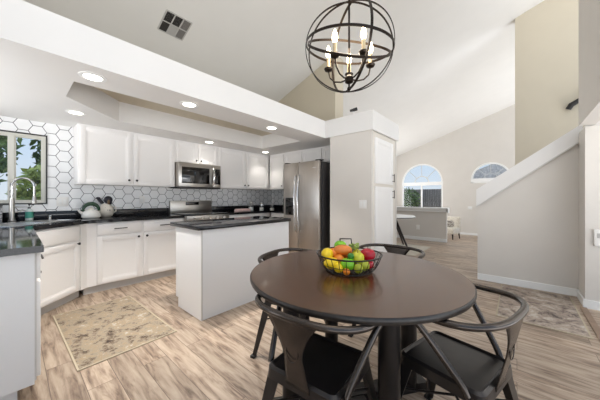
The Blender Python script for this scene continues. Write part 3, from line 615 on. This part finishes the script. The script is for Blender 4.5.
# recessed lights
spots = [((0.416, 2.508), 'nearest recessed ceiling light in the soffit, at left'), ((0.466, 3.70), 'recessed ceiling light above the sink window'),
         ((1.178, 2.51), 'recessed soffit light above the left end of the island'), ((2.307, 2.51), 'recessed soffit light near the fridge end of the soffit'),
         ((2.2, 3.95), 'recessed ceiling light above the microwave'), ((3.455, 3.95), 'recessed ceiling light in the kitchen corner')]
proto = None
for (x, y), lab in spots:
    if proto is None:
        proto = thing('recessed_light', lab, 'ceiling light', (x, y, 2.13), 0, 'recessed lights in the kitchen soffit')
        MB().lathe([(0.060, -0.001), (0.062, -0.006), (0.088, -0.004), (0.090, 0.0), (0.060, 0.0)], seg=32).build('trim_ring', M['trim'], proto)
        MB().lathe([(0.058, -0.003), (0.0585, -0.0045)], seg=32).build('lens', M['can'], proto)
    else: dup(proto, (x, y, 2.13), None, lab)
    l = bpy.data.lights.new('downlight', 'SPOT'); l.energy = 62 if y < 3 else 9; l.spot_size = R(100); l.spot_blend = 0.6; l.shadow_soft_size = 0.05; l.color = (1, 0.95, 0.89)
    lo = bpy.data.objects.new('downlight', l); COL.objects.link(lo); lo.location = (x, y, 2.115)
# ceiling vent on the slope
vt = thing('ceiling_vent', 'square white six-pane air vent on the vaulted ceiling', 'vent', (1.535, 3.71, CZ(3.71))); vt.rotation_euler = (-math.atan(0.34), 0, 0)
b = MB(); w = 0.17
for i in range(4): x = -w + i * (2 * w / 3); b.box(x - 0.008, x + 0.008, -w, w, -0.012, 0.0)
for j in range(3): y = -w + j * w; b.box(-w, w, y - 0.008, y + 0.008, -0.0115, 0.0)
b.build('frame', M['vent'], vt, smooth=False)
for i in range(3):
    for j in range(2):
        x0 = -w + i * 2 * w / 3; y0 = -w + j * w; mm = {(0, 0): 'ventd', (1, 0): 'ventd', (0, 1): 'ventd', (2, 0): 'ventm', (2, 1): 'ventm', (1, 1): 'vent'}[(i, j)]
        s = MB()
        for q in range(9): yy = y0 + 0.014 + q * (w - 0.03) / 8; s.box(x0 + 0.008, x0 + 2 * w / 3 - 0.008, yy - 0.005, yy + 0.007, -0.009, -0.002)
        s.build('louvre', M[mm], vt, smooth=False)

# ================================================================== rugs
def rug(name, label, loc, rz, w, l, m):
    t = thing(name, label, 'rug', loc, rz); MB().box(-w / 2, w / 2, -l / 2, l / 2, 0.0005, 0.007, 0.002).build('pile', M[m], t)
    b = MB(); e = 0.012
    b.box(-w / 2 - e, w / 2 + e, -l / 2 - e, -l / 2, 0.0005, 0.008); b.box(-w / 2 - e, w / 2 + e, l / 2, l / 2 + e, 0.0005, 0.008); b.box(-w / 2 - e, -w / 2, -l / 2, l / 2, 0.0005, 0.008); b.box(w / 2, w / 2 + e, -l / 2, l / 2, 0.0005, 0.008)
    b.build('binding', M['rugb'], t, smooth=False)
rug('kitchen_rug', 'distressed beige and brown rug in front of the kitchen sink', (0.61, 2.885, 0), R(1.2), 0.64, 1.22, 'rug')
rug('entry_rug', 'mottled grey-brown rug beside the stair wall', (3.77, -0.16, 0), 0, 1.16, 0.62, 'rug2')
rug('dining_rug', 'pale beige rug under the far dining table', (5.95, 2.55, 0), 0, 1.2, 2.0, 'rug3')

# ================================================================== dining table
TCX, TCY = 1.32, 0.73; TZ = 0.76; TR = 0.597
tb = thing('dining_table', 'round dark wood dining table on four black posts', 'table', (TCX, TCY, 0), R(5))
MB().lathe([(TR - 0.03, TZ - 0.0300), (TR - 0.004, TZ - 0.027), (TR, TZ - 0.018), (TR, TZ - 0.006), (TR - 0.004, TZ - 0.0006)], seg=128).build('tabletop_edge', M['tablee'], tb)
MB().lathe([(TR - 0.006, TZ - 0.001), (TR - 0.006, TZ)], seg=128).build('tabletop', M['table'], tb)
offs = [(-0.22, -0.30), (0.30, -0.22), (0.22, 0.30), (-0.30, 0.22)]
c5, s5 = math.cos(R(-5)), math.sin(R(-5)); offs = [(x * c5 - y * s5, x * s5 + y * c5) for x, y in offs]
for x, y in offs: MB().cyl((x, y, 0.03), (x, y, TZ - 0.031), 0.048, seg=28).build('post', M['post'], tb)
b = MB()
for i in (0, 1):
    p, q = Vector(offs[i] + (0,)), Vector(offs[i + 2] + (0,)); d = (q - p).normalized(); n = Vector((-d.y, d.x, 0)) * 0.045
    b.prism([tuple((p - d * 0.1 + n).xy), tuple((q + d * 0.1 + n).xy), tuple((q + d * 0.1 - n).xy), tuple((p - d * 0.1 - n).xy)], 0.0 + 0.002 * i, 0.05 + 0.003 * i)
b.build('base_cross', M['post'], tb, smooth=False)
b = MB()
for i in (0, 1):
    p, q = Vector(offs[i] + (0,)), Vector(offs[i + 2] + (0,)); d = (q - p).normalized(); n = Vector((-d.y, d.x, 0)) * 0.03
    b.prism([tuple((p + n).xy), tuple((q + n).xy), tuple((q - n).xy), tuple((p - n).xy)], TZ - 0.06 + 0.001 * i, TZ - 0.0305)
b.build('top_brace', M['post'], tb, smooth=False)

# ================================================================== metal chairs (origin under seat centre, facing +x)
def rrect(hx, hy, r, n=5):
    P = []
    for cx, cy, a0 in ((hx - r, hy - r, 0), (-hx + r, hy - r, 90), (-hx + r, -hy + r, 180), (hx - r, -hy + r, 270)):
        for k in range(n + 1): a = R(a0 + 90 * k / n); P.append((cx + r * math.cos(a), cy + r * math.sin(a)))
    return P
def make_chair(label, loc, rz):
    t = thing('metal_armchair', label, 'chair', loc, rz, 'metal armchairs around the dining table')
    SH = 0.45; s = 0.175
    b = MB(); o_ = rrect(s, s, 0.035); i_ = rrect(s - 0.012, s - 0.012, 0.028); j_ = rrect(s - 0.022, s - 0.022, 0.022); n = len(o_)
    skirt = rrect(s + 0.004, s + 0.004, 0.035)
    rings = [[b.bm.verts.new((x, y, z)) for x, y in P] for P, z in ((skirt, SH - 0.05), (o_, SH - 0.008), (i_, SH + 0.002), (j_, SH - 0.008))]
    for A, B in zip(rings, rings[1:]):
        for k in range(n): b.bm.faces.new((A[k], A[(k + 1) % n], B[(k + 1) % n], B[k]))
    b.bm.faces.new(rings[-1]); b.bm.faces.new(rings[0]); b.build('seat', M['gunw'], t)
    # legs: tapered folded sheet, splayed
    for sx_ in (1, -1):
        for sy_ in (1, -1):
            b = MB(); top = Vector((sx_ * (s - 0.015), sy_ * (s - 0.015), SH - 0.03)); bot = Vector((sx_ * (s + 0.055), sy_ * (s + 0.05), 0.012))
            sec = lambda c, w: [c + Vector((sx_ * 0.006, sy_ * 0.006, 0)), c + Vector((sx_ * 0.006, -sy_ * w, 0)), c + Vector((0, -sy_ * w, 0)), c + Vector((-sx_ * 0.006, -sy_ * 0.006, 0)) , c + Vector((-sx_ * w, 0, 0)), c + Vector((-sx_ * w, sy_ * 0.006, 0))]
            A = [b.bm.verts.new(p) for p in sec(top, 0.058)]; Bm = [b.bm.verts.new(p) for p in sec(top.lerp(bot, 0.5), 0.04)]; B = [b.bm.verts.new(p) for p in sec(bot, 0.024)]
            for U, V in ((A, Bm), (Bm, B)):
                for k in range(6): b.bm.faces.new((U[k], U[(k + 1) % 6], V[(k + 1) % 6], V[k]))
            b.bm.faces.new(A); b.bm.faces.new(B); lg = b.build('leg', M['gunw'], t)
            MB().box(bot.x - 0.018, bot.x + 0.018, bot.y - 0.018, bot.y + 0.018, 0, 0.018, 0.003).build('foot', M['black'], lg)
    b = MB(); q = 0.72
    P = [Vector((sx_ * (s + 0.012), sy_ * (s + 0.010), 0.27)) for sx_, sy_ in ((1, 1), (-1, 1), (-1, -1), (1, -1))]
    b.tube([P[0] * 1, P[2] * 1], 0.006, 6); b.tube([P[1] + Vector((0, 0, .013)), P[3] + Vector((0, 0, .013))], 0.006, 6); b.build('cross_brace', M['gunw'], t)
    # top rail: wraps round the back, ends bend down to the seat sides
    RZ_ = 0.715; pts = []
    hw, rb, fx_ = 0.275, 0.235, 0.055
    pts.append((-0.125, hw - 0.085, SH - 0.02)); pts.append((-0.10, hw - 0.075, SH + 0.03)); pts.append((0.0, hw - 0.03, RZ_ - 0.09)); pts.append((fx_ - 0.015, hw - 0.008, RZ_ - 0.035)); pts.append((fx_ - 0.005, hw - 0.002, RZ_ - 0.012)); pts.append((fx_ - 0.035, hw, RZ_))
    m_ = 16
    for k in range(m_ + 1):
        a = PI * k / m_; ca, sa = math.cos(a), math.sin(a)
        x = -0.03 - (rb - 0.03) * (abs(sa) ** 0.8); y = hw * (abs(ca) ** 0.75) * (1 if ca > 0 else -1); pts.append((x, y, RZ_ + 0.012 * sa))
    half = pts[:6]; pts += [(x, -y, z) for x, y, z in reversed(half)]
    sm = []
    for i in range(len(pts) - 1):                              # catmull-rom smoothing
        p0, p1, p2, p3 = (Vector(pts[max(0, min(len(pts) - 1, i + d))]) for d in (-1, 0, 1, 2))
        for u in (0, 1 / 3, 2 / 3): sm.append(0.5 * ((2 * p1) + (-p0 + p2) * u + (2 * p0 - 5 * p1 + 4 * p2 - p3) * u * u + (-p0 + 3 * p1 - 3 * p2 + p3) * u ** 3))
    sm.append(Vector(pts[-1])); MB().tube(sm, 0.0138, 12).build('arm_rail', M['gun'], t)
    # back splat
    G = []
    for i in range(17):
        u = i / 16; z = RZ_ + 0.008 - u * (RZ_ + 0.008 - (SH - 0.03)); x = -rb + 0.002 + (rb - s - 0.004) * min(1, u * 1.05) ** 1.2
        wd = 0.045 + 0.085 * max(0, 1 - u / 0.55) ** 1.7 + 0.015 * max(0, (u - 0.6) / 0.4)
        G.append([(x + 0.12 * (wd * v) ** 2 * 4 * max(0, 1 - u), wd * v, z) for v in [-1 + k / 4 for k in range(9)]])
    sp = MB().grid(G).build('back_splat', M['gun'], t, solid=0.004)
    MB().tube([(-rb + 0.022 + 0.0, 0.028 * math.cos(a), 0.585 + 0.04 * math.sin(a)) for a in [2 * PI * k / 20 for k in range(20)]], 0.002, 6, closed=True).build('embossed_ring', M['gun'], sp)
    return t
ch = make_chair('gunmetal metal armchair at near left of the table, its back towards the viewer', (0.925, 0.680, 0), R(5))
dup(ch, (1.345, 0.222, 0), R(77), 'gunmetal metal armchair at near right of the table with open seat in view')
dup(ch, (1.45, 1.31, 0), R(-76), 'metal armchair behind the left side of the table, next to the island')
dup(ch, (2.13, 0.85, 0), R(180), 'metal armchair behind the fruit bowl, mostly hidden by the table')

# ================================================================== fruit bowl
BX, BYY = 1.293, 0.743
fb = thing('fruit_bowl', 'round black wire bowl of fruit on the dining table', 'bowl', (BX, BYY, TZ + 0.001))
b = MB(); ring = lambda r, z, n=48: [(r * math.cos(2 * PI * k / n), r * math.sin(2 * PI * k / n), z) for k in range(n)]
b.tube(ring(0.185, 0.098), 0.0045, 8, closed=True); b.tube(ring(0.125, 0.005), 0.005, 8, closed=True); b.tube(ring(0.16, 0.045), 0.002, 6, closed=True)
for k in range(28):
    a = 2 * PI * k / 28; b.tube([(r * math.cos(a), r * math.sin(a), z) for r, z in ((0.125, 0.005), (0.148, 0.022), (0.165, 0.05), (0.185, 0.098))], 0.0017, 5)
for k in range(-5, 6):
    x = k * 0.022; y = math.sqrt(0.125 ** 2 - x * x); b.tube([(x, -y, 0.006), (x, y, 0.006)], 0.0017, 5)
b.build('wire_basket', M['wire'], fb)
# fruit positions: (right, forward, up) in camera-facing axes, metres
c0, s0 = math.cos(R(40.95)), math.sin(R(40.95))
def FP(r_, f_, z): return (BX + f_ * c0 + r_ * s0, BYY + f_ * s0 - r_ * c0, TZ + z)
def fruit(kind, r_, f_, z, rad, m, label, shape=None, ecc=(1, 1, 1), tilt=0, stem=True):
    t = thing(kind, label, 'fruit', FP(r_, f_, z), R(tilt), 'fruit in the wire bowl')
    fn = None
    if shape == 'apple': fn = lambda p: Vector((p.x, p.y, p.z)) * (1 - 0.16 * abs(p.z) ** 3 - 0.18 * max(0, 1 - (p.x ** 2 + p.y ** 2) * 9) * (1 if p.z > 0 else 0.5))
    if shape == 'lemon': fn = lambda p: Vector((p.x * (1.25 + 0.15 * max(0, abs(p.x) - 0.9) * 10), p.y * 0.95, p.z * 0.95))
    if shape == 'pear': fn = lambda p: Vector((p.x * (1 - 0.28 * max(0, p.z)), p.y * (1 - 0.28 * max(0, p.z)), p.z * 1.12))
    rad *= 1.05; MB().ball((0, 0, 0), (rad * ecc[0], rad * ecc[1], rad * ecc[2]), 22, fn).build('flesh', FR[m], t)
    if stem: MB().tube([(0, 0, rad * 0.72 * ecc[2]), (0.002, 0.001, rad * 1.12 * ecc[2])], 0.0018, 5).build('stem', FR['stem'], t)
fruit('lemon', -0.128, -0.01, 0.098, 0.034, 'lemon', 'bright yellow lemon at the upper left of the bowl', 'lemon', tilt=20, stem=False)
fruit('lemon', -0.108, -0.055, 0.056, 0.033, 'lemon', 'yellow lemon low at the left front of the bowl', 'lemon', tilt=-40, stem=False)
fruit('lemon', -0.075, -0.085, 0.038, 0.026, 'lemon', 'small yellow lemon at the bottom of the bowl left of the green apple', 'lemon', tilt=60, stem=False)
fruit('orange', -0.088, 0.02, 0.092, 0.033, 'orange', 'orange between the upper lemon and the mango', stem=False)
fruit('orange', -0.062, -0.03, 0.068, 0.030, 'orange', 'orange tucked behind the green apple', stem=False)
fruit('mango', -0.035, 0.01, 0.116, 0.032, 'mango', 'long orange mango on top of the fruit pile', ecc=(1.65, 1, 0.95), tilt=-49, stem=False)
fruit('green_apple', -0.024, -0.085, 0.058, 0.038, 'gapple', 'bright green apple at the front of the bowl', 'apple')
fruit('apricot', -0.036, -0.118, 0.026, 0.018, 'orange', 'small orange apricot at the bottom front of the bowl', stem=False)
fruit('lime', -0.004, -0.075, 0.100, 0.018, 'glime', 'small deep green lime above the front green apple', stem=False)
fruit('yellow_apple', 0.038, -0.055, 0.088, 0.035, 'pear', 'yellow-green apple right of centre in the bowl', 'apple')
fruit('lime', 0.030, -0.108, 0.040, 0.024, 'lime', 'yellowish lime low at the front right of the bowl', stem=False)
fruit('lime', 0.068, -0.080, 0.050, 0.029, 'lime', 'larger yellowish lime under the red apple', stem=False)
fruit('red_apple', 0.108, -0.01, 0.094, 0.041, 'rapple', 'large red apple at the upper right of the bowl', 'apple')
fruit('red_apple', 0.125, 0.055, 0.080, 0.036, 'rapple', 'red apple behind the large one at the right rim', 'apple')
fruit('red_apple', 0.105, -0.02, 0.040, 0.033, 'rapple', 'dark red apple low behind the wires at right', 'apple')
fruit('green_apple', -0.038, 0.075, 0.128, 0.036, 'gapple', 'green apple on top at the back of the pile', 'apple')
fruit('pear', 0.055, 0.04, 0.075, 0.036, 'pear', 'pale pear under the grapes', 'pear')
fruit('orange', 0.0, 0.05, 0.072, 0.036, 'orange', 'orange deep in the middle of the bowl', stem=False)
fruit('orange', 0.0, -0.02, 0.046, 0.034, 'orange', 'orange at the bottom centre behind the apples', stem=False)
gp = MB()
for k in range(26):
    a = random.uniform(0, 2 * PI); q = random.random() ** 0.5; gp.ball((0.045 * q * math.cos(a), 0.03 * q * math.sin(a), random.uniform(-0.008, 0.012)), 0.0085, 10)
tag(gp.build('grape_bunch', FR['grape'], loc=FP(0.035, 0.055, 0.128)), 'small bunch of green grapes at the top back of the bowl', 'fruit')['group'] = 'fruit in the wire bowl'
b = MB(); b.tube([(-0.04, 0.10, 0.10), (-0.035, 0.11, 0.165), (0.035, 0.11, 0.165), (0.04, 0.10, 0.10)], 0.004, 8)
for v in b.bm.verts: x, y = v.co.x, v.co.y; v.co.x = x * s0 + y * c0; v.co.y = -x * c0 + y * s0
b.build('rim_handle', M['wire'], fb)

# ================================================================== chandelier
CX, CY, CZc, CR = 1.311, 0.752, 2.076, 0.257
cl = thing('chandelier', 'dark bronze globe chandelier with five candle bulbs over the table', 'chandelier', (CX, CY, CZc))
def cage(axis, r=CR, w=0.0075): # flat band ring around axis
    a = Vector(axis).normalized(); u = a.orthogonal().normalized(); v = a.cross(u)
    m = MB(); n = 72; rings = []
    for k in range(n):
        th_ = 2 * PI * k / n; d = u * math.cos(th_) + v * math.sin(th_)
        rings.append([m.bm.verts.new(d * (r + dr) + a * da) for dr, da in ((0.002, w), (-0.002, w), (-0.002, -w), (0.002, -w))])
    for k in range(n):
        A, B = rings[k], rings[(k + 1) % n]
        for j in range(4): m.bm.faces.new((A[j], A[(j + 1) % 4], B[(j + 1) % 4], B[j]))
    return m.build('cage_ring', M['bronze'], cl)
# axes written in camera-facing terms: f = forward, r = right, z
def ax(f_, r_, z): return (f_ * c0 + r_ * s0, f_ * s0 - r_ * c0, z)
cage(ax(1, 0.05, 0.06), CR, 0.006); cage(ax(1, 0.42, 0.12), CR - 0.004, 0.006); cage(ax(0.28, 1, 0), CR - 0.008, 0.007)
cage(ax(-0.16, 0.09, 1), CR - 0.002, 0.007); cage(ax(-0.85, 0.10, 1), CR - 0.012, 0.007); 
b = MB(); b.tube([(0, 0, -0.20), (0, 0, CR + 0.04)], 0.006, 10); b.lathe([(0.010, 0.0), (0.024, 0.008), (0.026, 0.035), (0.012, 0.05)], c=(0, 0, -0.215), seg=20); b.ball((0, 0, -CR + 0.012), 0.012, 10); b.tube([(0, 0, -CR), (0, 0, -0.21)], 0.005, 8)
b.build('centre_rod', M['bronze'], cl)
b = MB(); zt = CZ(CY) - CZc
for k in range(int((zt - CR - 0.06) / 0.034)):
    z = CR + 0.05 + k * 0.034; pr = [(0.009 * math.cos(a), 0, z + 0.021 * math.sin(a)) if k % 2 else (0, 0.009 * math.cos(a), z + 0.021 * math.sin(a)) for a in [2 * PI * q / 10 for q in range(10)]]
    b.tube(pr, 0.0022, 5, closed=True)
b.build('chain', M['bronze'], cl)
cn = MB(); cn.lathe([(0.065, -0.005), (0.060, -0.025), (0.02, -0.045), (0.01, -0.05)], seg=24, c=(0, 0, zt)); cn.build('ceiling_canopy', M['bronze'], cl)
for k in range(5):
    a = R(40.95) + R(205 + 72 * k); r = 0.132; dx, dy = math.cos(a), math.sin(a)
    arm = MB().tube([(dx * q, dy * q, z) for q, z in ((0.02, -0.19), (0.05, -0.195), (0.09, -0.185), (0.12, -0.155), (r, -0.105))], 0.0048, 8).build('arm', M['bronze'], cl)
    MB().lathe([(0.006, -0.112), (0.022, -0.106), (0.027, -0.096), (0.026, -0.093), (0.008, -0.095)], c=(dx * r, dy * r, 0), seg=18).build('drip_cup', M['bronze'], arm)
    MB().lathe([(0.0105, -0.095), (0.0105, -0.03)], c=(dx * r, dy * r, 0), seg=14).build('candle_sleeve', M['candle'], arm)
    MB().lathe([(0.006, -0.03), (0.013, -0.018), (0.0165, 0.0), (0.013, 0.022), (0.006, 0.042), (0.001, 0.05)], c=(dx * r, dy * r, 0), seg=16).build('bulb', M['bulb'], arm)
l = bpy.data.lights.new('chandelier_light', 'POINT'); l.energy = 5; l.color = (1, 0.82, 0.6); l.shadow_soft_size = 0.12
lo = bpy.data.objects.new('chandelier_light', l); COL.objects.link(lo); lo.location = (CX, CY, CZc)

# ================================================================== far dining table and living-room chair
ft = thing('dining_table', 'small pale-topped round table with splayed dark legs near the half wall', 'table', (5.95, 2.30, 0.008))
MB().lathe([(0.53, 0.715), (0.55, 0.725), (0.55, 0.742), (0.54, 0.75)], seg=64).build('tabletop', M['trim'], ft)
MB().lathe([(0.552, 0.712), (0.556, 0.716), (0.552, 0.728)], seg=64).build('tabletop_edge', M['dwood'], ft)
for k in range(4):
    a = R(-18 + 90 * k); MB().tube([(0.12 * math.cos(a), 0.12 * math.sin(a), 0.715), (0.50 * math.cos(a), 0.50 * math.sin(a), 0.0)], [0.035, 0.018], 10).build('leg', M['dwood'], ft)
ac = thing('armless_chair', 'cream upholstered chair with dark legs in the living room beyond the half wall', 'chair', (11.5, 2.05, -0.45), R(-195))
b = MB(); b.box(-0.30, 0.30, -0.29, 0.29, 0.20, 0.44, 0.05); b.build('seat_cushion', M['uph'], ac)
b = MB(); b.box(-0.36, -0.22, -0.29, 0.29, 0.22, 0.86, 0.05); b.build('backrest', M['uph'], ac)
for x in (-0.26, 0.26):
    for y in (-0.24, 0.24): MB().cyl((x, y, 0.21), (x * 1.08, y * 1.08, 0), 0.032, 0.018, 12).build('leg', M['dwood'], ac)
pw = MB(); pw.ball((0, 0, 0), (0.06, 0.15, 0.14), 18, lambda p: Vector((p.x, math.copysign(abs(p.y) ** 0.6, p.y), math.copysign(abs(p.z) ** 0.6, p.z))))
tag(pw.build('throw_pillow', M['uphd'], loc=(11.46, 2.03, 0.14)), 'grey patterned pillow on the cream living room chair', 'pillow').rotation_euler = (0, 0, R(-150))

# ================================================================== outdoors
struct('ground_outside', MB().box(-12, 45, 5.7, 30, -0.3, -0.15), M['ground'])
struct('ground_side', MB().box(13.3, 45, -12, 5.69, -0.62, -0.5), M['ground'])
def tree(name, label, loc, h, cr, ch_, n, m, group=None, seed=1, leaf=0.12):
    rnd = random.Random(seed); t = thing(name, label, 'tree' if 'tree' in name else 'shrub', loc, 0, group)
    b = MB(); b.tube([(0, 0, 0), (0.03, 0.02, h * 0.4), (0, 0, h * 0.85)], [0.10 * h / 4, 0.07 * h / 4, 0.02], 8)
    for k in range(6): a = k * 1.1; b.tube([(0, 0, h * (0.3 + 0.06 * k)), (cr * 0.6 * math.cos(a), cr * 0.6 * math.sin(a), h * (0.5 + 0.06 * k))], [0.03 * h / 4, 0.01], 6)
    b.build('trunk', M['bark'], t)
    b = MB()
    for k in range(n):
        a = rnd.uniform(0, 2 * PI); e = math.asin(rnd.uniform(-1, 1)); q = rnd.uniform(0.35, 1.0)
        c = Vector((cr * q * math.cos(a) * math.cos(e), cr * q * math.sin(a) * math.cos(e), h - ch_ / 2 + ch_ / 2 * q * math.sin(e)))
        u = Vector((rnd.gauss(0, 1), rnd.gauss(0, 1), rnd.gauss(0, 1))).normalized(); v = u.orthogonal().normalized(); s = leaf * rnd.uniform(0.6, 1.3)
        vs = [b.bm.verts.new(c + u * s), b.bm.verts.new(c + v * s * 0.45), b.bm.verts.new(c - u * s), b.bm.verts.new(c - v * s * 0.45)]; b.bm.faces.new(vs)
    b.build('foliage', M[m], t, smooth=False); return t
tree('garden_tree', 'leafy tree outside the kitchen window, left pane', (-1.1, 9.6, -0.15), 4.6, 1.3, 3.4, 4200, 'fol', seed=3, leaf=0.13)
tree('garden_tree', 'leafy tree outside the kitchen window, right pane', (1.6, 11.2, -0.15), 4.4, 1.25, 2.9, 2600, 'fol', seed=5, leaf=0.13)
tree('garden_shrub', 'yellow-green shrub low outside the kitchen window', (0.62, 7.6, -0.15), 2.1, 0.72, 1.9, 2600, 'fol2', seed=6, leaf=0.1)
tree('garden_shrub', 'green shrub outside the left pane of the kitchen window', (-0.92, 7.3, -0.15), 2.0, 0.72, 1.8, 2200, 'fol2', seed=8, leaf=0.1)
tree('garden_shrub', 'green shrub before the fence outside the living room window', (16.0, 5.1, -0.5), 2.3, 0.8, 1.6, 900, 'fol', seed=9, leaf=0.10)
fn_ = thing('garden_fence', 'grey vertical-board fence outside the living room windows', 'fence', (17.0, 0, -0.5))
b = MB()
for k in range(99): y = -3.0 + k * 0.13; b.box(-0.01, 0.012, y, y + 0.122, 0, 2.2)
b.build('boards', M['fence'], fn_, smooth=False)
MB().box(0.012, 0.05, -3.0, 9.87, 0.4, 0.5).box(0.012, 0.05, -3.0, 9.87, 1.4, 1.5).build('rail', M['fence'], fn_, smooth=False)
nb = thing('neighbour_house', 'tan neighbouring house with grey tiled roof beyond the fence', 'house', (26, 1.2, -0.5))
MB().box(0, 6, -6, 3.2, 0, 3.0).build('wall', M['stucco'], nb, smooth=False)
MB().prism([(-6.4, 2.9), (3.7, 2.9), (-1.4, 5.2)], -0.5, 6.5, 'x').build('roof', M['roof'], nb, smooth=False)
